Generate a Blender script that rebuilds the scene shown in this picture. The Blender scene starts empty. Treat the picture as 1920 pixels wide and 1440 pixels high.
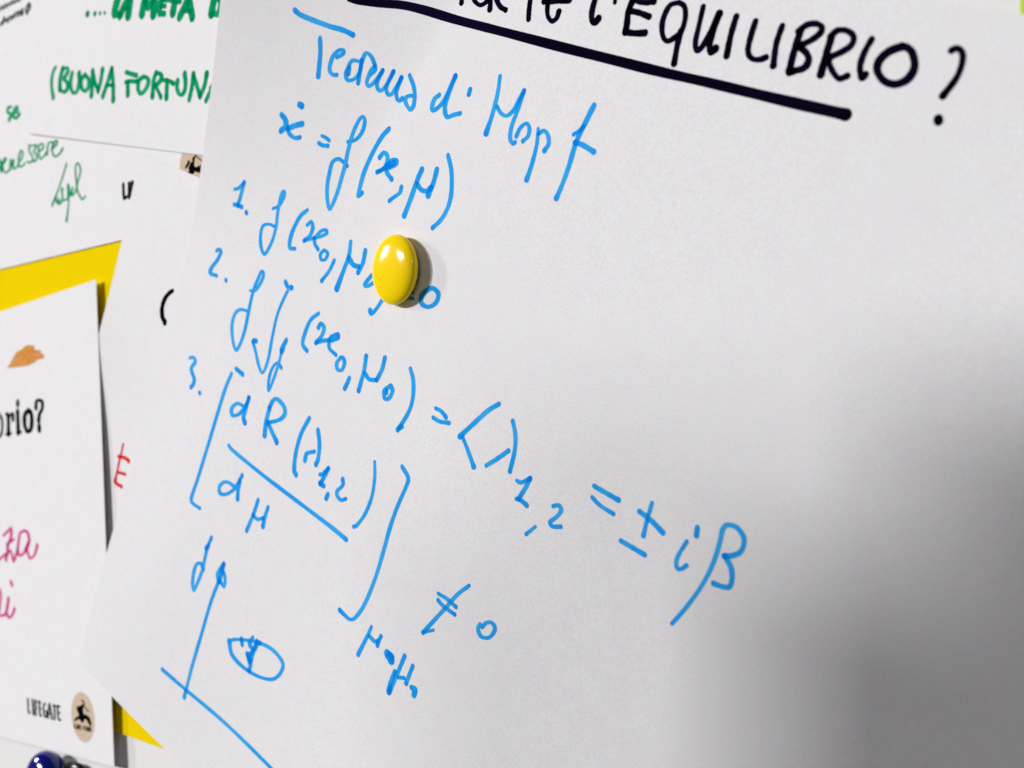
import bpy, bmesh, math, random
import numpy as np
from mathutils import Vector

# ------------------------------------------------------------------ camera
# Board = plane y = 0, seen from y < 0.  Photo pixels are 1920 x 1440.
FPX = 2100.0
PHI = math.atan(FPX / 2360.0)
DIST = 0.405
FWD = Vector((-math.sin(PHI), math.cos(PHI), 0.0))
RGT = Vector((math.cos(PHI), math.sin(PHI), 0.0))
UPV = Vector((0.0, 0.0, 1.0))
CAM = -DIST * FWD

sc = bpy.context.scene
cd = bpy.data.cameras.new("Camera")
cam = bpy.data.objects.new("Camera", cd)
sc.collection.objects.link(cam)
sc.camera = cam
cam.location = CAM
cam.rotation_euler = FWD.to_track_quat('-Z', 'Y').to_euler()
cd.sensor_width = 36.0
cd.lens = 36.0 * FPX / 1920.0
cd.clip_start = 0.005
cd.clip_end = 50.0
cd.dof.use_dof = True
cd.dof.focus_distance = 0.425
cd.dof.aperture_fstop = 10.5


def ray(px, py):
    return FWD * FPX + RGT * (px - 960.0) + UPV * (720.0 - py)


def pl(px, py, h=0.0):
    """pixel -> (X, Z) on the plane that lies h metres in front of the board"""
    d = ray(px, py)
    t = (-h - CAM.y) / d.y
    return (CAM.x + d.x * t, CAM.z + d.z * t)


def pxscale(px, py):
    """metres per photo pixel (across the line of sight) at the board"""
    d = ray(px, py)
    t = -CAM.y / d.y
    return t


# ------------------------------------------------------------------ world and lamps
w = bpy.data.worlds.new("World")
sc.world = w
w.use_nodes = True
bg = w.node_tree.nodes["Background"]
bg.inputs[0].default_value = (1.0, 0.985, 0.96, 1)
bg.inputs[1].default_value = 0.08


def lamp(name, loc, target, sx, sy, power, col):
    l = bpy.data.lights.new(name, 'AREA')
    l.shape = 'RECTANGLE'
    l.size = sx
    l.size_y = sy
    l.energy = power
    l.color = col
    o = bpy.data.objects.new(name, l)
    sc.collection.objects.link(o)
    o.location = loc
    o.rotation_euler = (Vector(target) - Vector(loc)).to_track_quat('-Z', 'Y').to_euler()
    return o


MAGX, MAGZ = pl(738, 505)
tgt = (MAGX, 0, MAGZ)
D1 = Vector((-0.65, -0.72, 0.26)).normalized()
D2 = Vector((-0.88, -0.39, 0.26)).normalized()
lamp("ceiling_light_key", Vector(tgt) + D1 * 10.0, tgt, 0.56, 0.50, 745.0, (1.0, 0.99, 0.975))
D4 = Vector((-0.55, -0.81, 0.30)).normalized()
lamp("ceiling_light_middle", Vector(tgt) + D4 * 10.0, tgt, 0.80, 0.60, 225.0, (1.0, 0.99, 0.98))
lamp("ceiling_light_side", Vector(tgt) + D2 * 10.0, tgt, 0.68, 1.5, 360.0, (1.0, 0.985, 0.96))
lamp("ceiling_light_far", Vector(tgt) + Vector((0.50, -0.80, 0.34)).normalized() * 2.6, tgt, 0.10, 0.30, 3.5, (0.97, 0.98, 1.0))

sc.view_settings.view_transform = 'Standard'
sc.view_settings.look = 'None'
sc.view_settings.gamma = 1.0
sc.view_settings.exposure = 0.0
sc.view_settings.use_curve_mapping = False
sc.render.engine = 'CYCLES'

rng = random.Random(4)

# ------------------------------------------------------------------ materials


def srgb(r, g, b):
    def c(v):
        v /= 255.0
        return v / 12.92 if v <= 0.04045 else ((v + 0.055) / 1.055) ** 2.4
    return (c(r), c(g), c(b), 1.0)


def new_mat(name):
    m = bpy.data.materials.new(name)
    m.use_nodes = True
    nt = m.node_tree
    return m, nt, nt.nodes["Principled BSDF"]


def paper_mat(name, col, rough=0.9, mottle=0.03, bump=0.25, grain=3.6):
    m, nt, b = new_mat(name)
    N, L = nt.nodes, nt.links
    tc = N.new("ShaderNodeTexCoord")
    # broad, faint colour mottling
    n1 = N.new("ShaderNodeTexNoise")
    n1.inputs["Scale"].default_value = 130.0
    n1.inputs["Detail"].default_value = 5.0
    L.new(tc.outputs["Object"], n1.inputs["Vector"])
    # fibre grain
    n2 = N.new("ShaderNodeTexNoise")
    n2.inputs["Scale"].default_value = 1300.0
    n2.inputs["Detail"].default_value = 3.0
    L.new(tc.outputs["Object"], n2.inputs["Vector"])
    mx = N.new("ShaderNodeMix")
    mx.data_type = 'RGBA'
    mx.blend_type = 'LINEAR_LIGHT'
    mx.inputs[0].default_value = mottle
    mx.inputs[6].default_value = col
    L.new(n1.outputs["Color"], mx.inputs[7])
    mx2 = N.new("ShaderNodeMix")
    mx2.data_type = 'RGBA'
    mx2.blend_type = 'LINEAR_LIGHT'
    mx2.inputs[0].default_value = mottle * grain
    L.new(mx.outputs[2], mx2.inputs[6])
    L.new(n2.outputs["Fac"], mx2.inputs[7])
    L.new(mx2.outputs[2], b.inputs["Base Color"])
    b.inputs["Roughness"].default_value = rough
    b.inputs["Specular IOR Level"].default_value = 0.0
    bp = N.new("ShaderNodeBump")
    bp.inputs["Strength"].default_value = bump
    bp.inputs["Distance"].default_value = 0.0001
    L.new(n2.outputs["Fac"], bp.inputs["Height"])
    L.new(bp.outputs["Normal"], b.inputs["Normal"])
    return m


def ink_mat(name, light, full, dark, rough=0.55):
    """pigment density (attribute 'pigment') picks the ink's depth of colour"""
    m, nt, b = new_mat(name)
    N, L = nt.nodes, nt.links
    at = N.new("ShaderNodeAttribute")
    at.attribute_name = "pigment"
    tc = N.new("ShaderNodeTexCoord")
    no = N.new("ShaderNodeTexNoise")
    no.inputs["Scale"].default_value = 900.0
    no.inputs["Detail"].default_value = 3.0
    L.new(tc.outputs["Object"], no.inputs["Vector"])
    ma = N.new("ShaderNodeMath")
    ma.operation = 'MULTIPLY_ADD'
    ma.inputs[1].default_value = 0.30
    ma.inputs[2].default_value = -0.15
    L.new(no.outputs["Fac"], ma.inputs[0])
    ad = N.new("ShaderNodeMath")
    ad.operation = 'ADD'
    L.new(at.outputs["Fac"], ad.inputs[0])
    L.new(ma.outputs[0], ad.inputs[1])
    mp = N.new("ShaderNodeMapRange")
    mp.inputs["From Min"].default_value = 0.0
    mp.inputs["From Max"].default_value = 1.75
    L.new(ad.outputs[0], mp.inputs["Value"])
    cr = N.new("ShaderNodeValToRGB")
    e = cr.color_ramp.elements
    e[0].position = 0.0
    e[0].color = light
    e[1].position = 1.0
    e[1].color = dark
    k = e.new(0.48)
    k.color = full
    L.new(mp.outputs[0], cr.inputs[0])
    L.new(cr.outputs[0], b.inputs["Base Color"])
    b.inputs["Roughness"].default_value = rough
    b.inputs["Specular IOR Level"].default_value = 0.0
    return m


def plain_mat(name, col, rough=0.6, spec=0.3, coat=0.0):
    m, nt, b = new_mat(name)
    N, L = nt.nodes, nt.links
    tc = N.new("ShaderNodeTexCoord")
    no = N.new("ShaderNodeTexNoise")
    no.inputs["Scale"].default_value = 400.0
    no.inputs["Detail"].default_value = 4.0
    L.new(tc.outputs["Object"], no.inputs["Vector"])
    mx = N.new("ShaderNodeMix")
    mx.data_type = 'RGBA'
    mx.blend_type = 'MULTIPLY'
    mx.inputs[0].default_value = 0.04
    mx.inputs[6].default_value = col
    L.new(no.outputs["Fac"], mx.inputs[7])
    L.new(mx.outputs[2], b.inputs["Base Color"])
    b.inputs["Roughness"].default_value = rough
    b.inputs["Specular IOR Level"].default_value = spec
    b.inputs["Coat Weight"].default_value = coat
    b.inputs["Coat Roughness"].default_value = 0.08
    return m


M_PAPER = paper_mat("paper_white", (0.80, 0.787, 0.816, 1))
M_CARD = paper_mat("card_white", (0.81, 0.798, 0.820, 1), rough=0.9)
M_YELLOW = paper_mat("card_yellow", srgb(238, 208, 0), rough=0.9, mottle=0.008)
M_LIME = paper_mat("card_lime", srgb(190, 214, 60), mottle=0.02)
M_BOARD = paper_mat("board_white", (0.79, 0.78, 0.785, 1), rough=0.5, mottle=0.02, bump=0.05)
M_BLUE = ink_mat("ink_blue", srgb(92, 190, 246), srgb(42, 162, 240), srgb(6, 128, 230))
M_BLACK = ink_mat("ink_black", srgb(30, 20, 60), srgb(12, 6, 26), srgb(4, 3, 8), rough=0.6)
M_GREEN = ink_mat("ink_green", srgb(84, 186, 146), srgb(14, 152, 102), srgb(0, 128, 76))
M_RED = ink_mat("ink_red", srgb(226, 110, 112), srgb(222, 52, 58), srgb(206, 24, 34))
M_PINK = ink_mat("ink_pink", srgb(214, 120, 160), srgb(206, 62, 134), srgb(186, 28, 112))
M_PRINT = ink_mat("print_black", srgb(40, 42, 46), srgb(14, 16, 16), srgb(6, 8, 8))
M_PRINTGREY = ink_mat("print_grey", srgb(120, 122, 124), srgb(84, 88, 90), srgb(50, 54, 56))
M_BROWN = ink_mat("print_brown", srgb(110, 84, 40), srgb(78, 58, 18), srgb(50, 36, 8))
M_BEIGE = paper_mat("print_beige", srgb(206, 186, 164), mottle=0.06)
M_ORANGE = paper_mat("print_orange", srgb(212, 146, 84), mottle=0.12, grain=3.0)

# ------------------------------------------------------------------ sheets


class Sheet:
    """A flexible sheet: corner O, sides a (u) and b (v) on the board, height h(u, v)."""

    def __init__(self, O, a, b, hf):
        self.O = np.array(O)
        self.a = np.array(a)
        self.b = np.array(b)
        self.M = np.linalg.inv(np.array([self.a, self.b]).T)
        self.hf = hf

    def uv(self, X, Z):
        dx = X - self.O[0]
        dz = Z - self.O[1]
        return (self.M[0, 0] * dx + self.M[0, 1] * dz, self.M[1, 0] * dx + self.M[1, 1] * dz)

    def h(self, X, Z):
        u, v = self.uv(X, Z)
        return self.hf(np.clip(u, 0, 1), np.clip(v, 0, 1))

    def P(self, px, py):
        h = 0.003
        for _ in range(12):
            X, Z = pl(px, py, h)
            h = 0.5 * h + 0.5 * float(self.h(X, Z))
        return (X, Z)


def link(name, me, mat, parent=None):
    o = bpy.data.objects.new(name, me)
    sc.collection.objects.link(o)
    if mat:
        me.materials.append(mat)
    if parent:
        o.parent = parent
    return o


def tag(o, label, cat, group=None):
    o["label"] = label
    o["category"] = cat
    if group:
        o["group"] = group


def build_sheet(name, S, mat, nu, nv, label, cat, thick=0.00022, group=None):
    us = np.linspace(0, 1, nu + 1)
    vs = np.linspace(0, 1, nv + 1)
    U, V = np.meshgrid(us, vs)
    X = S.O[0] + S.a[0] * U + S.b[0] * V
    Z = S.O[1] + S.a[1] * U + S.b[1] * V
    H = S.hf(U, V) * np.ones_like(U)
    top = np.stack([X, -H, Z], -1).reshape(-1, 3)
    bot = np.stack([X, -H + thick, Z], -1).reshape(-1, 3)
    n = len(top)
    idx = np.arange(n).reshape(nv + 1, nu + 1)
    q = np.stack([idx[:-1, :-1], idx[:-1, 1:], idx[1:, 1:], idx[1:, :-1]], -1).reshape(-1, 4)
    faces = q.tolist() + (q[:, ::-1] + n).tolist()
    ring = list(idx[0, :]) + list(idx[1:, -1]) + list(idx[-1, -2::-1]) + list(idx[-2:0:-1, 0])
    ring = [int(i) for i in ring]
    m = len(ring)
    verts = np.concatenate([top, bot, top[ring], bot[ring]])
    for i in range(m):
        j = (i + 1) % m
        faces.append([2 * n + j, 2 * n + i, 2 * n + m + i, 2 * n + m + j])
    # base of the thing = its centre, at the board
    c = np.array([S.O[0] + (S.a[0] + S.b[0]) / 2, 0.0, S.O[1] + (S.a[1] + S.b[1]) / 2])
    me = bpy.data.meshes.new(name)
    me.from_pydata((verts - c).tolist(), [], faces)
    nq = len(q)
    sm = np.zeros(len(faces), dtype=bool)
    sm[:2 * nq] = True
    me.polygons.foreach_set("use_smooth", sm)
    me.update()
    o = link(name, me, mat)
    o.location = c
    tag(o, label, cat, group)
    S.obj = o
    S.c = c
    return o


def sm(x):
    x = np.clip(x, 0.0, 1.0)
    return x * x * (3 - 2 * x)


def V2(p):
    return np.array(p)


# ------------------------------------------------------------------ ink: strokes -> one clean flat mesh
CROP = {
    'F': (0, 0, 1), 'A1': (0, 0, 4), 'A2': (0, 240, 4), 'K1': (480, 0, 4), 'K2': (840, 0, 4), 'K3': (1200, 0, 4),
    'K4': (1440, 0, 4), 'K5': (380, 320, 4), 'K7': (320, 540, 4), 'K8': (320, 740, 4), 'M1': (720, 640, 4),
    'M2': (1000, 840, 4), 'M3': (260, 980, 4), 'M4': (560, 1020, 4), 'H8': (840, 0, 8),
    'G5': (0, 240, 12), 'G6': (80, 280, 9.6), 'G7': (80, 110, 10.667), 'G8': (240, 110, 10.667),
    'Z4': (0, 0, 12), 'H0': (0, 720, 12), 'P1': (0, 960, 12), 'P2': (0, 1060, 12), 'J1': (40, 1280, 12), 'R1': (200, 820, 12),
}


BOLD = {"ink_blue": 1.08, "ink_black": 1.08, "ink_green": 1.22, "ink_red": 1.25, "ink_pink": 1.2, "print_black": 1.2, "print_grey": 1.15, "print_brown": 1.2}


def spline(pts, n=8):
    p = np.array(pts, float)
    if len(p) < 3:
        if len(p) == 1:
            return np.array([p[0], p[0] + 1e-6])
        t = np.linspace(0, 1, n * 2)[:, None]
        return p[0] * (1 - t) + p[1] * t
    q = np.concatenate([[2 * p[0] - p[1]], p, [2 * p[-1] - p[-2]]])
    out = []
    for i in range(1, len(q) - 2):
        for k in range(n):
            t = k / n
            a, b, c, d = q[i - 1], q[i], q[i + 1], q[i + 2]
            out.append(0.5 * (2 * b + (c - a) * t + (2 * a - 5 * b + 4 * c - d) * t * t + (3 * b - a - 3 * c + d) * t ** 3))
    out.append(q[-2])
    return np.array(out)


def ink(name, S, mat, strokes, parent=None, cell=0.00022, lift=0.00006, label=None, flow=1.0):
    """strokes: list of (crop, width or (w0, w1), 'x,y x,y ...') in photo pixels of a crop."""
    segs = []
    for (cr, wd, txt) in strokes:
        ox, oy, s = CROP[cr]
        pts = [tuple(float(v) for v in t.split(',')) for t in txt.split()]
        pts = [(ox + x / s, oy + y / s) for x, y in pts]
        sp = spline(pts)
        w0, w1 = wd if isinstance(wd, tuple) else (wd, wd)
        wk = BOLD.get(mat.name, 1.0)
        w0, w1 = w0 * wk, w1 * wk
        n = len(sp)
        L = np.linspace(0, 1, n)
        P = np.array([S.P(x, y) for x, y in sp])
        tg = np.gradient(sp, axis=0)
        tg /= np.linalg.norm(tg, axis=1)[:, None] + 1e-12
        Pn = np.array([S.P(x - 2 * ty, y + 2 * tx) for (x, y), (tx, ty) in zip(sp, tg)])
        tp = np.gradient(P, axis=0)
        tp /= np.linalg.norm(tp, axis=1)[:, None] + 1e-12
        k = np.abs((Pn - P)[:, 0] * -tp[:, 1] + (Pn - P)[:, 1] * tp[:, 0]) / 2
        kv = np.array([pxscale(x, y) for x, y in sp])
        k = np.clip(k, kv * 0.9, kv * 2.2)
        if n > 6:
            k = np.convolve(np.pad(k, 3, mode='edge'), np.ones(7) / 7, mode='valid')
        ph = rng.random() * 6.28
        fr = 5 + 6 * rng.random()
        wob = 1 + 0.045 * np.sin(L * fr * 2 + ph) + 0.03 * np.sin(L * fr * 5.3 + ph * 2)
        rad = 0.5 * (w0 + (w1 - w0) * L) / s * k * wob
        dl0 = np.concatenate([[0], np.cumsum(np.hypot(*np.diff(P, axis=0).T))])
        rad = rad * (1 + 0.16 * np.exp(-(dl0[-1] - dl0) / (1.2 * rad.mean() + 1e-9)) * min(1.0, dl0[-1] / (8 * rad.mean())))
        # slower pen at both ends leaves more ink
        dl = np.concatenate([[0], np.cumsum(np.hypot(*np.diff(P, axis=0).T))])
        e = np.minimum(dl, dl[-1] - dl)
        r0 = rad.mean()
        den = 0.80 + 0.16 * np.sin(L * fr * 0.8 + ph) + 0.42 * np.exp(-(dl[-1] - dl) / (2.2 * r0)) + 0.18 * np.exp(-dl / (2 * r0))
        segs.append((P, rad, den * flow))
    allP = np.concatenate([s[0] for s in segs])
    mr = max(s[1].max() for s in segs) + 3 * cell
    lo = allP.min(0) - mr
    hi = allP.max(0) + mr
    nx = int((hi[0] - lo[0]) / cell) + 2
    nz = int((hi[1] - lo[1]) / cell) + 2
    F = np.full((nz, nx), 1.0, np.float32)
    D = np.zeros((nz, nx), np.float32)
    gx = lo[0] + np.arange(nx) * cell
    gz = lo[1] + np.arange(nz) * cell
    for P, rad, den in segs:
        Fs = {}
        a0 = np.clip(((P.min(0) - mr - lo) / cell).astype(int), 0, None)
        a1 = ((P.max(0) + mr - lo) / cell).astype(int) + 2
        sub = np.full(F[a0[1]:a1[1], a0[0]:a1[0]].shape, 1.0, np.float32)
        sd = np.zeros_like(sub)
        sx = gx[a0[0]:a1[0]]
        sz = gz[a0[1]:a1[1]]
        for i in range(len(P) - 1):
            p, q = P[i], P[i + 1]
            rr = max(rad[i], rad[i + 1]) + 2.5 * cell
            i0 = max(int((min(p[0], q[0]) - rr - sx[0]) / cell), 0)
            i1 = int((max(p[0], q[0]) + rr - sx[0]) / cell) + 2
            j0 = max(int((min(p[1], q[1]) - rr - sz[0]) / cell), 0)
            j1 = int((max(p[1], q[1]) + rr - sz[0]) / cell) + 2
            XX = sx[i0:i1][None, :] - p[0]
            ZZ = sz[j0:j1][:, None] - p[1]
            d = q - p
            dd = d @ d + 1e-18
            t = np.clip((XX * d[0] + ZZ * d[1]) / dd, 0, 1)
            f = np.hypot(XX - t * d[0], ZZ - t * d[1]) - (rad[i] + (rad[i + 1] - rad[i]) * t)
            blk = sub[j0:j1, i0:i1]
            bd = sd[j0:j1, i0:i1]
            m = f < blk
            blk[m] = f[m]
            bd[m] = (den[i] + (den[i + 1] - den[i]) * t)[m]
        tgtF = F[a0[1]:a1[1], a0[0]:a1[0]]
        tgtD = D[a0[1]:a1[1], a0[0]:a1[0]]
        cov = np.clip(0.5 - sub / (1.5 * cell), 0, 1)
        tgtD += sd * cov
        np.minimum(tgtF, sub, out=tgtF)
    # slightly feathered, fibrous outline
    JX, JZ = np.meshgrid(np.arange(nx), np.arange(nz))
    F = F + (0.00005 * (np.sin(JX * 1.9 + 1.3 * np.sin(JZ * 0.7)) * np.sin(JZ * 1.7 + np.sin(JX * 0.9)))).astype(np.float32)
    ins = F < 0
    verts, dens, faces = [], [], []
    vid = {}

    def gv(i, j):
        k = (i, j)
        if k not in vid:
            vid[k] = len(verts)
            verts.append((lo[0] + i * cell, lo[1] + j * cell))
            dens.append(float(D[j, i]))
        return vid[k]

    def ev(i, j, i2, j2):
        if (i2, j2) < (i, j):
            i, j, i2, j2 = i2, j2, i, j
        k = (i, j, i2, j2)
        if k not in vid:
            f0, f1 = float(F[j, i]), float(F[j2, i2])
            t = f0 / (f0 - f1)
            t = min(max(t, 0.02), 0.98)
            vid[k] = len(verts)
            verts.append((lo[0] + (i + (i2 - i) * t) * cell, lo[1] + (j + (j2 - j) * t) * cell))
            dens.append(float(D[j, i]) if f0 < 0 else float(D[j2, i2]))
        return vid[k]

    cnt = ins[:-1, :-1].astype(int) + ins[:-1, 1:] + ins[1:, 1:] + ins[1:, :-1]
    js, is_ = np.nonzero(cnt)
    for j, i in zip(js.tolist(), is_.tolist()):
        cs = [(i, j), (i + 1, j), (i + 1, j + 1), (i, j + 1)]
        if cnt[j, i] == 4:
            faces.append([gv(*c) for c in cs])
            continue
        poly = []
        for k in range(4):
            c, n2 = cs[k], cs[(k + 1) % 4]
            a, b = ins[c[1], c[0]], ins[n2[1], n2[0]]
            if a:
                poly.append(gv(*c))
            if a != b:
                poly.append(ev(c[0], c[1], n2[0], n2[1]))
        if len(poly) >= 3:
            faces.append(poly)
    vx = np.array(verts)
    H = S.h(vx[:, 0], vx[:, 1]) * np.ones(len(vx)) + lift
    co = np.stack([vx[:, 0], -H, vx[:, 1]], -1) - S.c
    me = bpy.data.meshes.new(name)
    me.from_pydata(co.tolist(), [], faces)
    at = me.attributes.new("pigment", 'FLOAT', 'POINT')
    at.data.foreach_set("value", np.array(dens, np.float32))
    me.polygons.foreach_set("use_smooth", np.ones(len(faces), dtype=bool))
    me.update()
    o = link(name, me, mat, parent or S.obj)
    if label:
        o["label"] = label
    return o


def flat_poly(name, S, mat, pts, parent=None, lift=0.00006):
    """flat printed patch from a closed outline on the board (X, Z)"""
    c = np.mean(pts, axis=0)
    vs = [tuple(c)] + [tuple(p) for p in pts]
    n = len(pts)
    co = []
    for x, z in vs:
        co.append((x - S.c[0], -(float(S.h(x, z)) + lift) - S.c[1], z - S.c[2]))
    me = bpy.data.meshes.new(name)
    me.from_pydata(co, [], [[0, 1 + i, 1 + (i + 1) % n] for i in range(n)])
    me.update()
    return link(name, me, mat, parent or S.obj)


# ------------------------------------------------------------------ the board
bm = bmesh.new()
bmesh.ops.create_cube(bm, size=1.0)
for v in bm.verts:
    v.co = Vector((v.co.x * 1.7 - 0.15, v.co.y * 0.016 + 0.008, v.co.z * 1.1))
bmesh.ops.bevel(bm, geom=bm.edges[:], offset=0.004, segments=3, affect='EDGES')
me = bpy.data.meshes.new("wall")
bm.to_mesh(me)
bm.free()
wall = link("wall", me, M_BOARD)
wall["kind"] = "structure"
wall["label"] = "plain white magnetic board behind the sheets"


def unit(v):
    v = np.array(v)
    return v / np.linalg.norm(v)


def perp(a):
    return np.array([-a[1], a[0]])


def dirpx(p, q, h=0.0):
    return unit(np.array(pl(*q, h)) - np.array(pl(*p, h)))


# --- lime card, yellow card
a = dirpx((1500, -20), (1910, 25))
o = V2(pl(1914, 60, 0.0006))
b = dirpx((1914, 60), (1911, -60), 0.0006)
S_lime = Sheet(o, -perp(b) * 0.10, b * 0.14, lambda u, v: 0.0006 + 0 * u)
build_sheet("lime_card", S_lime, M_LIME, 4, 4, "plain lime green card peeking out past the big sheet's top edge", "card")

a = dirpx((214, 1370), (308, 1403), 0.0008)
br = V2(pl(326, 1409, 0.0008))
S_yel = Sheet(br - a * 0.30, a * 0.30, perp(a) * 0.30, lambda u, v: 0.0008 + 0.0008 * (1 - v) ** 6)
build_sheet("yellow_card", S_yel, M_YELLOW, 30, 30, "plain bright yellow card under the white sheets", "card")

# --- card A (handwritten 'benessere' and signature)
a = dirpx((0, 505), (228, 450), 0.0016)
br = V2(pl(415, 405, 0.0016))
S_A = Sheet(br - a * 0.24, a * 0.24, perp(a) * 0.21, lambda u, v: 0.0012 + 0.0005 * (1 - v) ** 4)
build_sheet("white_card", S_A, M_CARD, 30, 30, "white card with green signature and thin green handwriting above the yellow card", "card")

# --- card B (black bracket, red letters)
tl = V2(pl(262, 285, 0.0020))
a = dirpx((262, 285), (377, 335), 0.0020)
b = dirpx((187, 650), (228, 450), 0.0026)
VB = float(Sheet(tl - b * 0.215, a * 0.12, b * 0.215, None).uv(*pl(190, 665, 0.004))[1])
S_B = Sheet(tl - b * 0.215, a * 0.12, b * 0.215, lambda u, v: 0.0018 + 0.0024 * np.exp(-((v - VB) / 0.17) ** 2) * (1 - u) ** 3)
build_sheet("white_card", S_B, M_CARD, 20, 30, "white card with red letters and a black bracket, mostly under the big sheet", "card")

# --- card C (BUONA FORTUNA)
a = dirpx((48, 250), (385, 292), 0.0036)
bl = V2(pl(44, 249, 0.0042))
S_C = Sheet(bl, a * 0.26, perp(a) * 0.16, lambda u, v: 0.0022 + 0.0016 * (1 - v) ** 3 * (1 - u) ** 1.5)
build_sheet("white_card", S_C, M_CARD, 40, 30, "white card with bold green handwritten capitals BUONA FORTUNA", "card")

# --- left card L (printed 'brio?', emblem)


def h_L(u, v):
    return 0.0022 + 0.0034 * u ** 1.3 * (1 - 0.40 * v)


tr = V2(pl(180, 524, h_L(1.0, 1.0)))
br = V2(pl(214, 1437, h_L(1.0, 0.0)))
b = tr - br
a = V2(pl(180, 524, 0.005)) - V2(pl(0, 584, 0.004))
a = unit(a) * 0.21
S_L = Sheet(br - a, a, b, h_L)
build_sheet("white_card", S_L, M_CARD, 40, 50, "white card with printed black lettering, pink handwriting and a round emblem", "card")

# --- big sheet
BL = V2(pl(147, 1241, 0.0064))
TLm = V2(pl(516, -190, 0.0030))
am = dirpx((208, 1302), (308, 1408), 0.0062)
t0 = Sheet(BL, am, TLm - BL, lambda u, v: 0 * u)
KV = float(t0.uv(*pl(1820, 14, 0.003))[1])   # the sheet's top edge is seen at the upper right
print("KV", KV, "len", np.linalg.norm(TLm - BL) * KV, "cos", float(np.dot(am, unit(TLm - BL))))
WID = 0.44


def h_main(u, v):
    x = u * WID           # metres from the left edge
    v = v * KV
    base = 0.0030
    bottom = 0.0034 * sm((0.16 - x) / 0.16) * sm((0.40 - v) / 0.32)
    k = np.clip((v - 0.60) / 0.25, 0, 2.0)
    wid = 0.085 + 0.035 * k
    s = np.clip(1 - x / wid, 0, 1)
    curl = 0.0125 * k ** 1.25 * s ** 1.25
    wave = 0.0006 * np.sin(u * 7.0 + 1.0) * np.sin(v * 5.0) * sm(x / 0.06)
    return base + bottom + curl + wave


S_M = Sheet(BL, am * WID, (TLm - BL) * KV, h_main)
build_sheet("paper_sheet", S_M, M_PAPER, 130, 120, "big white paper sheet covered with blue handwritten formulas, held by the yellow magnet", "paper sheet")

# ------------------------------------------------------------------ writing on the big sheet
ink("handwritten_heading", S_M, M_BLACK, [
    ('H8', 58, "225,-300 208,-60 203,36"), ('H8', 64, "560,-220 440,-210 385,-100 400,10 480,76 570,30 640,-100"),
    ('H8', 62, "670,-260 645,-60 628,135"), ('H8', 74, "780,-300 730,-80 745,30 790,105 865,150"),
    ('H8', (74, 62), "1270,-260 1240,-40 1218,130 1208,285"), ('H8', 100, "1440,20 1620,8 1820,-2"),
    ('H8', 66, "1500,20 1490,150 1502,250 1560,318 1630,270 1662,180"),
    ('K2', 40, "1130,-90 1085,60 1078,140 1098,172 1128,140"), ('K2', 26, "1256,-50 1252,18"),
    ('K2', 42, "1400,-60 1385,0 1352,90 1342,180 1330,240"), ('K2', 44, "1390,0 1470,18 1545,12"),
    ('K2', 46, "1350,80 1430,95 1508,125"), ('K2', 48, "1325,240 1400,250 1478,247"),
    ('K3', 38, "290,18 222,45 172,150 168,255 200,308 255,285 312,230 340,130 333,50 290,18"), ('K3', (44, 38), "306,235 280,340 256,475"),
    ('K3', (36, 44), "474,50 445,180 416,315 428,378 470,345 540,220 594,105"), ('K3', 44, "594,105 556,210 522,335 532,392 566,365"),
    ('K3', 43, "722,125 682,260 650,418"), ('K3', 42, "866,160 826,290 810,385 838,438 895,447 945,430"),
    ('K3', 43, "1066,195 1022,330 1000,490"),
    ('K4', 48, "252,215 205,350 160,528"), ('K4', 46, "228,235 290,188 360,178 404,205 388,252 322,302 235,345"),
    ('K4', 50, "228,350 288,398 304,455 272,508 205,530 162,540"),
    ('K4', 50, "482,262 432,420 396,558"), ('K4', 46, "468,275 520,230 590,230 640,272 628,335 560,385 458,432"),
    ('K4', 44, "452,440 476,520 530,588 594,570"), ('K4', 46, "776,296 720,400 690,500 702,582 730,560"),
    ('K4', 58, "1000,350 905,388 835,455 820,530 868,605 955,632 1048,592 1098,505 1085,405 1045,358 1000,350"),
    ('K4', (50, 46), "1376,378 1420,362 1458,400 1454,480 1410,590 1312,718"), ('K4', 66, "1276,890 1280,912"),
], label="bold black handwritten capitals along the top of the sheet", flow=1.05)
ink("underline", S_M, M_BLACK, [
    ('F', (14, 20.5), "655,-4 672,1 705,6 750,9 792,18 855,37 905,50 940,59 1040,85 1140,110 1240,135 1320,153 1400,172 1480,191 1586,215"),
], label="thick black line under the capitals")

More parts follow.
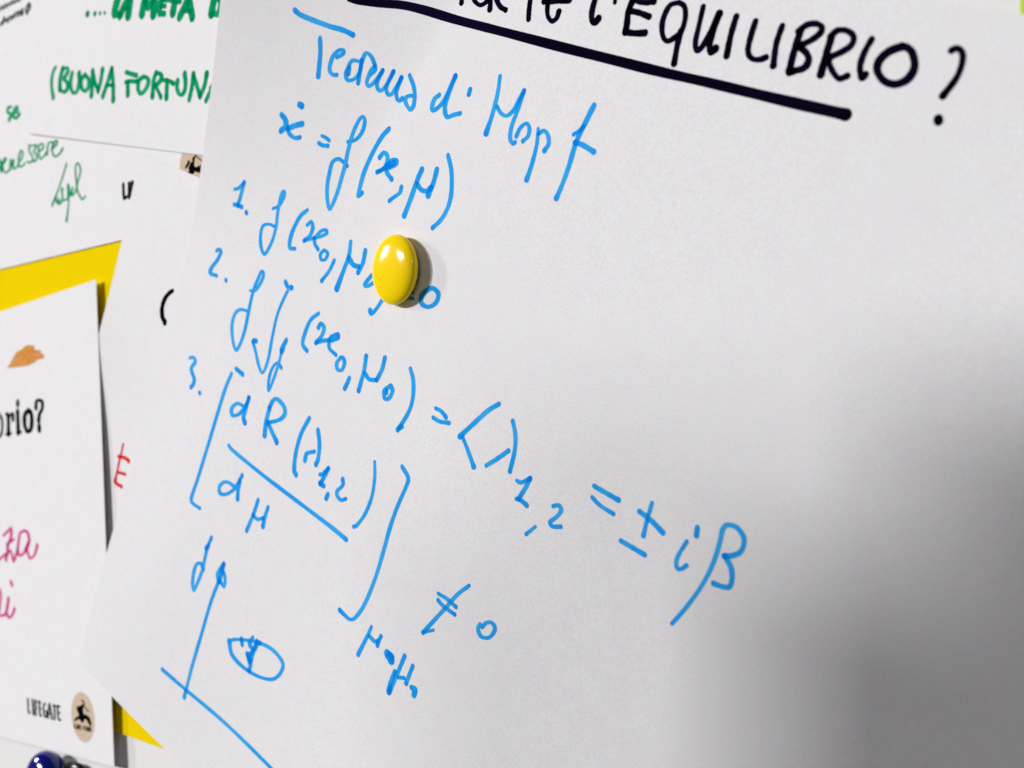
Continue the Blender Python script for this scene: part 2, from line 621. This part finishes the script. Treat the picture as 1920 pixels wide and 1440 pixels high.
ink("handwritten_title", S_M, M_BLUE, [
    ('K1', 38, "292,78 340,115 450,160 560,200 650,225 728,262"), ('K1', 30, "480,290 482,400 467,570"),
    ('K1', 28, "605,430 650,405 655,380 625,376 582,415 560,470 552,525 575,560 606,562"),
    ('K1', 27, "770,460 722,455 690,505 672,560 690,602 740,590 778,540 792,455"), ('K1', 26, "700,512 694,552"),
    ('K1', 28, "766,620 786,500 808,425 828,398 865,425 892,490"),
    ('K1', 27, "850,565 890,530 893,500 868,520 845,570 830,618 846,645 882,622 915,580 950,530"),
    ('K1', 27, "950,530 920,590 907,640 926,680 962,660 1000,600 1030,540"),
    ('K1', 27, "1030,540 990,620 977,670 992,710 1022,700 1060,640 1090,585"),
    ('K1', 28, "1090,585 1055,680 1057,735 1076,755 1096,740"),
    ('K1', 28, "1152,565 1180,640 1190,700 1184,780 1160,822 1130,788 1120,742 1150,718 1188,722"),
    ('K1', 30, "1375,712 1340,742 1320,800 1328,828 1372,800 1422,735 1495,572"),
    ('K1', 31, "1495,572 1440,710 1416,810 1432,876 1480,862 1532,850"), ('K1', 27, "1606,672 1596,706"),
    ('K2', (24, 32), "390,572 372,700 332,860 286,998"), ('K2', 28, "368,800 398,850 440,868 490,828 532,750 570,682"),
    ('K2', 28, "570,682 520,830 476,950 466,1035 484,1076 502,1068"),
    ('K2', 27, "512,1022 542,960 588,926 610,962 600,1020 562,1058"),
    ('K2', (22, 32), "676,965 666,1080 632,1220 590,1346"), ('K2', 29, "682,1002 720,980 750,1018 754,1080 724,1128"),
    ('K2', (36, 30), "1094,792 1030,920 960,1070 902,1260 850,1400 812,1486"), ('K2', 28, "942,1008 985,980 1016,950"),
    ('K2', 40, "950,1070 1005,1085 1092,1138"),
], label="blue handwritten title Teorema di Hopf")

ink("handwritten_formula", S_M, M_BLUE, [
    ('K1', 46, "325,785 345,795"), ('K1', 36, "192,862 218,895 224,945 186,982"), ('K1', 40, "240,962 300,940 348,928"),
    ('K1', 30, "238,962 252,1005 290,1034 330,1030"), ('K1', 26, "492,1018 522,1032 548,1052"), ('K1', 30, "470,1072 500,1090 540,1094"),
    ('F', 6.6, "652,266 668,261 680,245 684,226 679,219 670,231 660,255 652,285 647,310 640,335 632,362 619,391 614,376 613.5,350 617,328 623,305 634,298 644,304 651,311"),
    ('F', (8, 6.5), "729,242 715,258 697,290 682,325 674,355 672,367 679,362"),
    ('K1', 30, "928,1180 958,1146 985,1170 980,1230 950,1270 908,1290"), ('K1', 28, "915,1290 970,1255 1012,1205 1050,1200 1052,1230 1005,1258 965,1262"), ('K1', 36, "1000,1245 1035,1222"),
    ('K1', 30, "970,1255 985,1300 1018,1345"), ('K5', 26, "1490,125 1478,165 1440,195 1400,225"),
    ('F', 8, "791,318 783,336 778,350 768,378 758,404"), ('F', 8.5, "782,345 790,356 800,358 808,352"), ('F', 7.8, "819,318 814,338 808,355 803,366"),
    ('F', 7.2, "840,291 846,318 847,345 845,370 838,393 826,413 811,427"),
], label="blue handwritten equation just above the yellow magnet")

ink("handwritten_formula", S_M, M_BLUE, [
    ('K5', 24, "236,140 270,130 312,88"), ('K5', 24, "312,88 285,190 265,258"), ('K5', 30, "236,254 262,260 294,272"), ('K5', 26, "326,312 330,318"),
    ('K5', 22, "525,285 570,265 605,210 615,165 600,160 580,220 562,320 550,420 520,530 465,625 436,560 436,470 455,412 500,402 552,425"),
    ('K5', 27, "785,295 730,345 680,440 655,520 655,578 692,585"),
    ('K5', 26, "782,408 815,386 826,430 802,490 760,525"), ('K5', 25, "765,525 840,500 885,455 922,445 930,468 895,490 845,502"), ('K5', 24, "838,510 842,550 866,590"),
    ('K5', 23, "905,600 882,632 892,668 920,664 938,622 915,598 905,600"), ('K5', 24, "986,675 950,750 893,825"),
    ('K5', (24, 32), "1110,535 1096,640 1060,740 1006,884"), ('K5', 34, "1095,652 1130,706 1172,720"), ('K5', 28, "1220,600 1202,690 1166,762"),
    ('K5', 28, "1268,785 1230,830 1216,858 1240,864 1285,838"), ('K5', 26, "1385,880 1345,970 1300,1040 1265,1074 1256,1050"),
    ('F', 6, "752,545 773,549"), ('F', 6, "756,556 775,560"),
    ('K5', 32, "1710,882 1650,925 1640,990 1690,1022 1748,992 1768,925 1732,884 1700,884"),
], label="blue handwritten equation numbered 1, partly under the magnet")

ink("handwritten_formula", S_M, M_BLUE, [
    ('K5', 26, "102,602 120,592 136,612 110,670 66,730 60,770 106,788"), ('K5', 28, "172,820 177,824"),
    ('K5', 22, "355,900 400,893 445,820 456,772 440,756 420,800 380,900 346,1050 320,1180 285,1290 250,1345 226,1270 220,1160 240,1080 280,1042 345,1055"),
    ('K5', 26, "620,832 636,868"), ('K5', 40, "660,876 668,878"),
    ('K7', 20, "880,20 858,60 800,200 760,380 730,540 690,635 660,580 638,480 616,402"), ('K7', 36, "622,394 642,398"),
    ('K7', (26, 34), "868,390 848,430 834,468"), ('K7', 20, "834,468 812,560 800,600 765,700 735,768 735,700 750,630 780,575 808,562 830,598"),
    ('K7', 26, "1110,190 1050,240 1010,330 990,420 1022,470"),
    ('K7', 27, "1108,295 1128,266 1150,300 1132,360 1090,410"), ('K7', 30, "1095,408 1150,394 1190,390"), ('K7', 54, "1205,380 1250,362"), ('K7', 24, "1185,405 1192,455 1240,502"),
    ('K7', 26, "1275,522 1246,562 1252,610 1284,614 1304,560 1290,522 1270,524"), ('K7', 28, "1340,676 1322,720 1306,752"),
    ('K7', 27, "1466,512 1450,620 1410,768"), ('K7', 30, "1456,640 1490,684 1540,690"), ('K7', 28, "1606,526 1585,610 1546,688"),
    ('K7', 28, "1640,736 1602,772 1606,828 1640,824 1664,770 1650,736"), ('K7', 20, "1622,765 1620,790"),
    ('K7', 27, "1798,606 1820,700 1815,830 1780,940 1702,1064"), ('K7', 34, "1712,1052 1736,1040"),
    ('M1', 28, "388,502 430,525 464,568"), ('M1', 30, "368,572 420,602 488,612"),
    ('M1', 34, "862,470 780,520 680,610 568,714"), ('M1', (24, 30), "590,720 630,820 672,938"),
    ('M1', 29, "966,598 985,700 980,820 944,974"), ('M1', 32, "766,932 850,880 934,820"),
    ('M1', 30, "996,1045 1030,1058 1098,1026"), ('M1', 32, "1095,1030 1060,1100 1012,1178"), ('M1', 32, "992,1182 1030,1195 1070,1230"),
    ('M1', 26, "1135,1390 1066,1446"), ('M1', 31, "1268,1236 1310,1230 1328,1270 1290,1320 1246,1355 1266,1388 1325,1390"),
    ('M2', 36, "457,286 550,340 638,390"), ('M2', 30, "442,370 500,430 600,494"),
    ('M2', 30, "890,412 856,530 825,658"), ('M2', 37, "796,476 880,540 970,634"), ('M2', 36, "656,696 740,745 834,800"),
    ('M2', 31, "1150,702 1090,800 1071,860 1082,904 1115,904 1148,880"), ('M2', 36, "1230,594 1223,658"),
    ('M2', (32, 40), "1040,1316 1150,1190 1270,1020 1350,860 1400,700 1420,610 1460,576 1530,600 1580,680 1560,770 1500,805 1432,810"),
    ('M2', 38, "1436,815 1480,890 1490,980 1470,1040 1420,1040 1352,1016"),
], label="long blue handwritten equation numbered 2")

ink("handwritten_formula", S_M, M_BLUE, [
    ('K7', 24, "142,526 165,520 186,550 160,590 156,620 176,680 170,720 152,744"), ('K7', 26, "216,785 220,789"),
    ('F', 5.8, "434,701 422,730 405,785 387,845 370,900 359,933 362,944 375,953"), ('K7', 30, "490,605 540,648"),
    ('K7', 26, "540,882 500,866 460,900 460,950 490,955 530,930 570,870 586,826"), ('K7', 26, "586,826 560,920 546,970 556,1008"),
    ('K7', 28, "742,900 716,1000 704,1105"), ('K7', 29, "740,900 770,842 802,836 850,890 854,950 810,990 730,1010"), ('K7', 28, "730,1010 760,1080 795,1155"),
    ('K7', 27, "1040,976 980,1090 940,1230 926,1360 940,1400"),
    ('K7', 27, "1105,1066 1116,1170 1106,1280 1090,1322"), ('K7', 28, "1006,1294 1022,1242 1078,1226"),
    ('K8', 30, "1118,600 1145,592 1184,552"), ('K8', 28, "1180,560 1150,620 1122,668"), ('K8', 34, "1118,664 1148,684"), ('K8', 28, "1180,746 1166,778"),
    ('K8', 26, "1290,636 1290,680 1250,722 1250,760 1280,790 1314,780"),
    ('K8', (20, 28), "1530,505 1530,620 1510,760 1460,890 1400,975 1372,990"),
    ('K8', (24, 32), "436,382 480,430 700,610 950,800 1200,990 1316,1086"),
    ('K8', 25, "490,702 440,662 400,656 366,690 372,740 420,745 480,702 536,606"), ('K8', 24, "520,650 506,720 502,778"),
    ('K8', 25, "656,790 620,900 570,1018"), ('K8', 26, "618,902 650,934 695,925"), ('K8', 25, "730,846 706,920 692,985"),
    ('F', 6.8, "754,875 765,895 762,911 745,950 731,990 720,1030 705,1080 685,1130 667,1157 656,1161 645,1152 637,1144"),
    ('M4', 30, "1278,312 1190,380 1100,480 1000,590 932,664"), ('M4', 22, "938,664 1010,645"), ('M4', 27, "1047,372 1110,410 1178,470"), ('M4', 27, "1046,422 1090,470 1170,528"),
    ('M4', 28, "1360,602 1346,640 1370,694 1430,700 1472,640 1450,592 1410,590 1376,622"),
    ('M4', (22, 30), "546,620 510,700 446,828"), ('M4', 28, "530,690 570,730 596,725"), ('M4', 26, "618,690 600,730 590,760"),
    ('M4', 46, "664,822 694,872"), ('M4', 36, "682,826 702,848"),
    ('M4', 30, "795,840 745,960 682,1106"), ('M4', 32, "722,960 690,1040 676,1108"), ('M4', 28, "745,1000 792,1005"), ('M4', 28, "856,915 830,980 806,1044"),
    ('M4', 36, "846,1076 872,1092 864,1132"),
], label="blue handwritten fraction in square brackets numbered 3")

ink("handwritten_sketch", S_M, M_BLUE, [
    ('M3', 23, "546,112 515,190 490,300 480,350 450,430 414,505 404,450 414,370 435,312 465,306 484,345"), ('M3', 32, "504,192 522,175"),
    ('M3', 23, "600,440 540,600 470,840 400,1080 342,1308"),
    ('M3', 28, "600,440 596,380 638,312"), ('M3', 26, "638,312 618,400 602,440"), ('M3', 22, "632,360 648,410 640,478 612,440"),
    ('F', 6.3, "304,1255 348,1293 410,1345 460,1392 508,1440 540,1472"),
    ('M3', 26, "680,892 720,876 800,880 900,900 1000,950 1070,1030 1080,1090 1040,1155 980,1175 880,1145 780,1080 700,990 680,892"),
    ('M3', 24, "772,872 776,912"), ('M3', 28, "856,862 830,910 868,950 890,900"), ('M3', 26, "848,970 820,1000 842,1040 828,1112"),
    ('M3', 28, "886,890 862,960 842,1025"), ('M3', 34, "895,898 912,904"), ('M3', 26, "815,985 830,1040"),
], label="small blue sketch of an axis with arrow and an oval")

# ------------------------------------------------------------------ writing on card C
ink("handwritten_line", S_C, M_GREEN, [
    ('A1', 40, "652,105 660,105"), ('A1', 34, "710,103 714,103"), ('A1', 26, "749,100 752,100"), ('A1', 24, "784,97 787,97"),
    ('A1', 40, "900,-60 868,50 862,105 912,110"), ('A1', 38, "900,112 940,30 975,-40"), ('A1', 36, "985,-40 962,112"), ('A1', 28, "925,60 968,62"),
    ('A1', 36, "1092,-40 1066,98"), ('A1', 34, "1092,-20 1112,55 1160,-30"), ('A1', 38, "1162,-30 1150,106"),
    ('A1', 36, "1215,-30 1196,88 1234,104"), ('A1', 30, "1206,46 1240,46"), ('A1', 34, "1212,-4 1252,0"),
    ('A1', 36, "1315,-10 1297,92"), ('A1', 36, "1272,0 1352,10"),
    ('A1', 38, "1346,128 1395,30 1418,-30"), ('A1', 38, "1418,-20 1442,128"), ('A1', 34, "1380,78 1430,84"),
    ('A1', 38, "1612,-40 1586,98"), ('A1', 38, "1588,108 1638,98 1658,40 1645,-40"), ('A1', 34, "1706,-30 1696,88"),
], label="upper row of bold green capitals after four dots", cell=0.0003)
ink("handwritten_line", S_C, M_GREEN, [
    ('G7', (46, 54), "262,172 210,270 180,430 185,600 213,768"),
    ('G7', 60, "400,210 352,400 345,600"), ('G7', 62, "388,225 470,185 508,245 460,345 425,400 488,480 498,590 430,665 352,622"),
    ('G7', 58, "590,300 562,430 572,600 622,688 690,640 728,480 730,312"), ('G7', 64, "850,325 775,420 782,580 850,645 916,560 918,420 850,325"),
    ('G7', 60, "1000,252 990,500 976,728"), ('G7', 60, "1004,262 1050,480 1108,640"), ('G7', 58, "1112,640 1160,450 1195,235"),
    ('G7', 62, "1206,748 1290,500 1380,222"), ('G7', 62, "1386,222 1410,500 1412,815"), ('G7', 66, "1280,540 1410,522"),
    ('G7', 84, "1670,272 1780,308 1880,336"), ('G7', 78, "1655,470 1760,452 1890,456"), ('G7', 64, "1702,480 1704,708"),
    ('G8', 68, "310,362 222,440 202,600 260,698 348,620 408,480 380,385 310,362"),
    ('G8', 64, "560,292 512,450 490,738"), ('G8', 72, "556,294 640,302 668,380 620,478 548,538"), ('G8', 62, "548,550 600,640 658,768"),
    ('G8', 78, "690,425 800,440 912,498"), ('G8', 64, "782,460 776,600 770,776"),
    ('G8', 66, "990,455 980,580 1022,700 1080,718 1138,620 1150,450 1135,308"),
    ('G8', 64, "1226,815 1280,560 1308,318"), ('G8', 68, "1308,318 1380,550 1444,755"), ('G8', 64, "1446,750 1530,540 1574,308"),
    ('G8', 66, "1562,835 1660,620 1762,330"), ('G8', 58, "1640,570 1760,600"), ('G8', 60, "1770,330 1800,800"),
], label="lower row of bold green capitals BUONA FORTUNA", cell=0.0003)

# ------------------------------------------------------------------ writing on card A
ink("handwritten_word", S_A, M_GREEN, [
    ('A1', 18, "85,800 60,812 60,842 84,860 70,895"), ('A1', 18, "92,862 130,832 126,802 105,830 100,870 120,886 146,856"),
], label="two small green letters", cell=0.00025)
ink("handwritten_word", S_A, M_GREEN, [
    ('G5', 50, "-20,720 20,800 8,900 32,960"), ('G5', 34, "20,862 110,760 138,682 90,702 60,820 82,962 140,1008 192,955"),
    ('G5', 34, "232,722 230,930 280,752 308,722 300,900 350,908 402,850"), ('G5', 34, "402,800 498,662 500,522 450,542 420,700 432,850 500,858 560,800"),
    ('G5', 34, "662,400 660,520 720,620 740,720 660,780 612,750"), ('G5', 34, "700,402 830,392 762,520 830,620 800,738 720,740"),
    ('G5', 34, "860,540 978,440 940,352 872,420 870,560 902,690 960,668 1042,560"), ('G5', 34, "1062,580 1090,352 1188,332 1170,480"),
    ('G5', 36, "1180,470 1290,342 1260,282 1192,380 1182,560 1240,638 1330,590 1408,472"),
], label="slanted thin green handwritten word", cell=0.00025, flow=1.25)
ink("signature", S_A, M_GREEN, [
    ('G6', 24, "430,265 380,430 300,680 220,880 172,1005"), ('G6', 28, "172,1005 240,850 252,958 300,900 292,985 360,900 340,720 370,720"),
    ('G6', 26, "350,920 450,880 452,640 480,700 472,858 540,700 522,828 590,758 640,560 682,400 660,282 622,252 592,330 600,520 622,720 660,820 710,898 768,850"),
    ('G6', (18, 30), "475,860 456,1100 432,1276"),
], label="thin green scribbled signature", cell=0.00025, flow=1.15)
ink("printed_word", S_A, M_PRINT, [
    ('G6', 42, "1452,640 1464,870 1508,858"), ('G6', 42, "1556,620 1556,850"), ('G6', 42, "1612,600 1610,820"), ('G6', 40, "1616,605 1690,580"), ('G6', 40, "1616,710 1680,690"),
], label="black printed capitals cut off by the next card", cell=0.00022)
ink("printed_line", S_A, M_PRINTGREY, [
    ('Z4', 46, "-40,240 0,215 40,150 80,190 120,110 160,150 200,80 250,100 280,30 330,60 370,0 420,20 460,-40"),
], label="small grey printed line", cell=0.00025)
ink("printed_line", S_A, M_PRINTGREY, [
    ('Z4', 40, "-20,580 40,500 60,540 90,400 110,480 150,430 180,490 200,400 250,380 260,430 300,350 330,390 340,310 400,280 400,350 450,250 470,330 510,210 510,290"),
    ('Z4', 44, "650,85 596,180 596,270 640,240 680,130 650,85"), ('Z4', 36, "600,285 622,320"),
], label="small dark grey printed line ending in an at sign", flow=1.4, cell=0.00025)


def emblem(S, cx, cy, ang, R, name_label):
    """round beige emblem with a black leaping rider and two brown words below; laid out on the sheet itself"""
    c = np.array(S.P(cx, cy))
    pts = [c + R * np.array([math.cos(t), math.sin(t)]) for t in np.linspace(0, 2 * math.pi, 64, endpoint=False)]
    disc = flat_poly("emblem", S, M_BEIGE, pts)
    disc["label"] = name_label
    return disc, c


EMB = []
d, c = emblem(S_L, 155.3, 1344.5, 0, 0.0133, "round beige emblem with a black leaping rider")
rider = [
    ('J1', 62, "1278,590 1290,612"), ('J1', 44, "1374,535 1368,600"), ('J1', (20, 30), "1350,402 1412,432 1408,500 1382,540"),
    ('J1', 96, "1335,640 1350,720 1368,785"), ('J1', (70, 40), "1330,780 1262,800 1208,842"), ('J1', (100, 52), "1380,765 1462,775 1516,835 1552,915"),
    ('J1', 20, "1420,520 1470,600 1520,650"),
]
ink("rider", S_L, M_PRINT, rider, parent=d, lift=0.00011, cell=0.0002)
ink("wordmark", S_L, M_BROWN, [
    ('J1', 26, "1205,950 1210,1010 1240,1020"), ('J1', 24, "1262,960 1266,1025"), ('J1', 24, "1290,965 1296,1030"), ('J1', 22, "1290,970 1322,976"), ('J1', 24, "1335,975 1340,1035"),
    ('J1', 26, "1450,990 1410,985 1412,1040 1450,1050"), ('J1', 24, "1470,1060 1484,1000 1500,1066"), ('J1', 24, "1510,1010 1550,1020"), ('J1', 24, "1530,1020 1534,1076"), ('J1', 24, "1560,1025 1562,1076"),
], parent=d, lift=0.00011, cell=0.0002)
ink("printed_word", S_L, M_PRINT, [
    ('J1', 34, "150,385 162,645 200,676"), ('J1', 36, "252,398 272,690"), ('J1', 34, "312,410 326,705"), ('J1', 32, "312,420 362,432"), ('J1', 32, "320,560 352,570"),
    ('J1', 34, "402,430 422,722 458,730"), ('J1', 30, "404,440 440,450"), ('J1', 30, "412,572 446,582"),
    ('J1', 32, "552,490 512,480 502,600 528,755 570,762 574,650 548,640"), ('J1', 32, "604,780 634,480 690,795"), ('J1', 30, "618,690 676,700"),
    ('J1', 32, "704,512 788,530"), ('J1', 34, "744,525 752,800"), ('J1', 34, "872,545 820,535 836,808 890,838"), ('J1', 30, "830,668 878,680"),
], label="black printed capitals LIFEGATE", cell=0.0002)

ink("printed_word", S_L, M_PRINT, [
    ('H0', 46, "-60,520 -60,1160 0,1170 46,1060 50,830 0,700"), ('H0', 66, "165,690 188,760 192,1100"), ('H0', 46, "130,1132 258,1112"), ('H0', 44, "125,678 190,690"),
    ('H0', 54, "205,730 270,672 298,720 290,785"), ('H0', 68, "398,645 412,1075"), ('H0', 46, "362,642 420,632"), ('H0', 52, "372,1098 478,1078"),
    ('H0', 60, "402,415 398,455"), ('H0', 76, "640,592 562,700 556,900 610,1058 688,1020 718,840 700,665 640,592"),
    ('H0', 62, "810,520 822,402 890,362 950,420 952,540 892,680 872,808"), ('H0', 74, "880,972 885,1008"),
], label="bold black printed word ending in a question mark", cell=0.00025)
ink("handwritten_word", S_L, M_PINK, [
    ('P1', 52, "80,530 170,440 250,372 256,480 232,620 172,738"), ('P1', 40, "150,732 318,612"), ('P1', 54, "178,750 170,900 134,1056"),
    ('P1', 46, "-30,1090 40,1020 110,955 185,925"), ('P1', 46, "185,910 245,885 285,1040 312,1105 365,960 400,850"),
    ('P1', 50, "545,420 455,480 422,650 402,850 432,962 500,958 598,830 658,640 620,465 548,418"), ('P1', 56, "640,690 572,862"),
    ('P1', 46, "604,830 652,1000 700,1038 780,958 838,755"),
], label="pink handwritten letters za", cell=0.00025)
ink("handwritten_word", S_L, M_PINK, [
    ('P2', 44, "0,565 18,660 8,800 -20,1000"), ('P2', 52, "-40,1118 60,1130 130,1080 172,900 190,765"), ('P2', 50, "140,1062 200,1165 268,1130 328,985"),
    ('P2', 46, "246,375 272,436"),
], label="pink handwritten letters li", cell=0.00025)
blob = [(160, 845), (220, 745), (262, 680), (320, 560), (380, 470), (430, 450), (480, 425), (560, 350), (620, 318), (690, 330), (750, 320), (775, 390), (800, 435), (860, 430), (915, 442), (935, 515), (1000, 542), (985, 628), (920, 640), (860, 650), (780, 715), (680, 768), (560, 805), (420, 818), (300, 832)]
o = flat_poly("printed_picture", S_L, M_ORANGE, [S_L.P(x / 12, 620 + y / 12) for x, y in blob])
o["label"] = "small orange brown printed picture"

# card A emblem (cut by the neighbouring sheets)
d2, c2 = emblem(S_A, 362.5, 308, 0, 0.0118, "beige emblem with a black rider, cut by the sheets over it")
CROP['LG'] = (320, 270, 19.2)
ink("rider", S_A, M_PRINT, [
    ('LG', 70, "660,640 620,740 560,830"), ('LG', 80, "820,540 830,580"), ('LG', 50, "900,420 830,560"), ('LG', 34, "910,430 1010,510 1110,600"), ('LG', 130, "760,760 790,860 800,960"),
    ('LG', 150, "700,860 860,900 1040,940"), ('LG', (120, 90), "780,960 700,1030 640,1120"), ('LG', (110, 60), "1000,860 1090,960 1120,1060"), ('LG', 50, "1060,780 1140,820"), ('LG', 60, "830,600 820,720"),
], parent=d2, lift=0.00011, cell=0.00022)

# ------------------------------------------------------------------ writing on card B
ink("handwritten_bracket", S_B, M_BLACK, [('F', 7.2, "324,545 317,550 309,561 304,577 304.5,593 309,604")], label="black handwritten bracket beside the big sheet's edge", flow=1.5)
ink("handwritten_letters", S_B, M_RED, [
    ('R1', (34, 44), "374,155 330,350 272,600 232,800 200,960"), ('R1', 66, "264,430 400,458 500,532"), ('R1', 58, "250,782 420,830"), ('R1', 60, "190,975 222,1040 340,1108"),
], label="red handwritten letters on edge")

# ------------------------------------------------------------------ magnets


def lathe(name, prof, mat, parent, seg=64):
    """profile (r, height above sheet) revolved about the board's normal"""
    vs, fs = [], []
    for r, h in prof:
        if r < 1e-7:
            vs.append([(0, -h, 0)])
        else:
            vs.append([(r * math.cos(t), -h, r * math.sin(t)) for t in np.linspace(0, 2 * math.pi, seg, endpoint=False)])
    flat, off = [], []
    for ringv in vs:
        off.append(len(flat))
        flat += ringv
    for i in range(len(vs) - 1):
        A, B = vs[i], vs[i + 1]
        for k in range(seg):
            k2 = (k + 1) % seg
            if len(A) == 1:
                fs.append([off[i], off[i + 1] + k, off[i + 1] + k2])
            elif len(B) == 1:
                fs.append([off[i] + k, off[i + 1], off[i] + k2])
            else:
                fs.append([off[i] + k, off[i + 1] + k, off[i + 1] + k2, off[i] + k2])
    me = bpy.data.meshes.new(name)
    me.from_pydata(flat, [], fs)
    me.polygons.foreach_set("use_smooth", np.ones(len(fs), dtype=bool))
    me.update()
    bm = bmesh.new()
    bm.from_mesh(me)
    bmesh.ops.recalc_face_normals(bm, faces=bm.faces[:])
    bm.to_mesh(me)
    bm.free()
    return link(name, me, mat, parent)


def magnet(px, py, S, rad, hgt, mat, label, rimh):
    X, Z = pl(px, py, rimh + (float(S.h(*S.P(px, py))) if S else 0.0))
    base = float(S.h(X, Z)) if S else 0.0
    e = bpy.data.objects.new("round_magnet", None)
    sc.collection.objects.link(e)
    e.location = (X, -base - 0.00008, Z)
    e.empty_display_size = 0.01
    tag(e, label, "magnet")
    prof = [(rad * 0.80, 0.0), (rad * 0.86, rimh * 0.15), (rad * 0.95, rimh * 0.5), (rad * 0.99, rimh * 0.82), (rad, rimh)]
    n = 22
    for i in range(1, n + 1):
        t = i / n * math.pi / 2
        r = rad * math.cos(t) ** 0.74 if i < n else 0.0
        prof.append((r, rimh + (hgt - rimh) * math.sin(t) ** 0.95))
    lathe("cap", prof, mat, e)
    lathe("magnet_core", [(rad * 0.78, 0.0002), (rad * 0.78, 0.00001), (0.0, 0.00001)], plain_mat("ferrite", (0.03, 0.03, 0.032, 1)), e)
    return e


M_MAGY = plain_mat("plastic_yellow", srgb(252, 216, 0), rough=0.11, spec=0.45)
M_MAGB = plain_mat("plastic_blue", srgb(4, 8, 118), rough=0.12, spec=0.5)
mg = magnet(741, 505.5, S_M, 0.0138, 0.0066, M_MAGY, "glossy yellow round magnet holding the big sheet of formulas", 0.0030)
mg.rotation_euler = (0, 0, math.radians(-6.0))
magnet(90, 1464, S_L, 0.0165, 0.0150, M_MAGB, "glossy dark blue round magnet below the round emblem", 0.0060)

M_MAGK = plain_mat("plastic_black", srgb(22, 26, 20), rough=0.25, spec=0.4)
magnet(147, 1474, None, 0.0125, 0.0080, M_MAGK, "black round magnet beside the dark blue magnet", 0.0040)

# ------------------------------------------------------------------ panel added out of view behind the camera to shade the sheet's lower right
qx, qz = pl(1440, 730)
YP = -0.62
L1 = Vector(tgt) + D1 * 10.0
k = YP / L1.y
corner = Vector((qx + (L1.x - qx) * k, YP, qz + (L1.z - qz) * k))
t = bpy.data.objects.new("added_shade_panel", None)
sc.collection.objects.link(t)
t.location = (corner.x + 0.25, YP, -1.2)
t.empty_display_size = 0.05
tag(t, "grey freestanding panel with rounded corners, added out of view to shade the sheets", "display panel")


def slab(name, x0, x1, z0, z1, th, bev, mat):
    bm = bmesh.new()
    bmesh.ops.create_cube(bm, size=1.0)
    for v in bm.verts:
        v.co = Vector((x0 + (v.co.x + 0.5) * (x1 - x0), (v.co.y - 0.5) * th, z0 + (v.co.z + 0.5) * (z1 - z0)))
    if bev:
        ed = [e for e in bm.edges if abs(e.verts[0].co.y - e.verts[1].co.y) > 1e-6]
        bmesh.ops.bevel(bm, geom=ed, offset=bev, segments=5, affect='EDGES')
    me = bpy.data.meshes.new(name)
    bm.to_mesh(me)
    bm.free()
    me.transform(__import__('mathutils').Matrix.Translation(-t.location + Vector((corner.x, YP, 0))))
    return link(name, me, mat, t)


M_PANEL = plain_mat("panel_grey", (0.22, 0.22, 0.23, 1), 0.8)
slab("panel", 0.0, 0.46, corner.z - 0.60, corner.z, 0.012, 0.048, M_PANEL)
for x in (0.10, 0.40):
    slab("leg", x, x + 0.025, -1.2, corner.z - 0.601, 0.018, 0.0, M_PANEL)
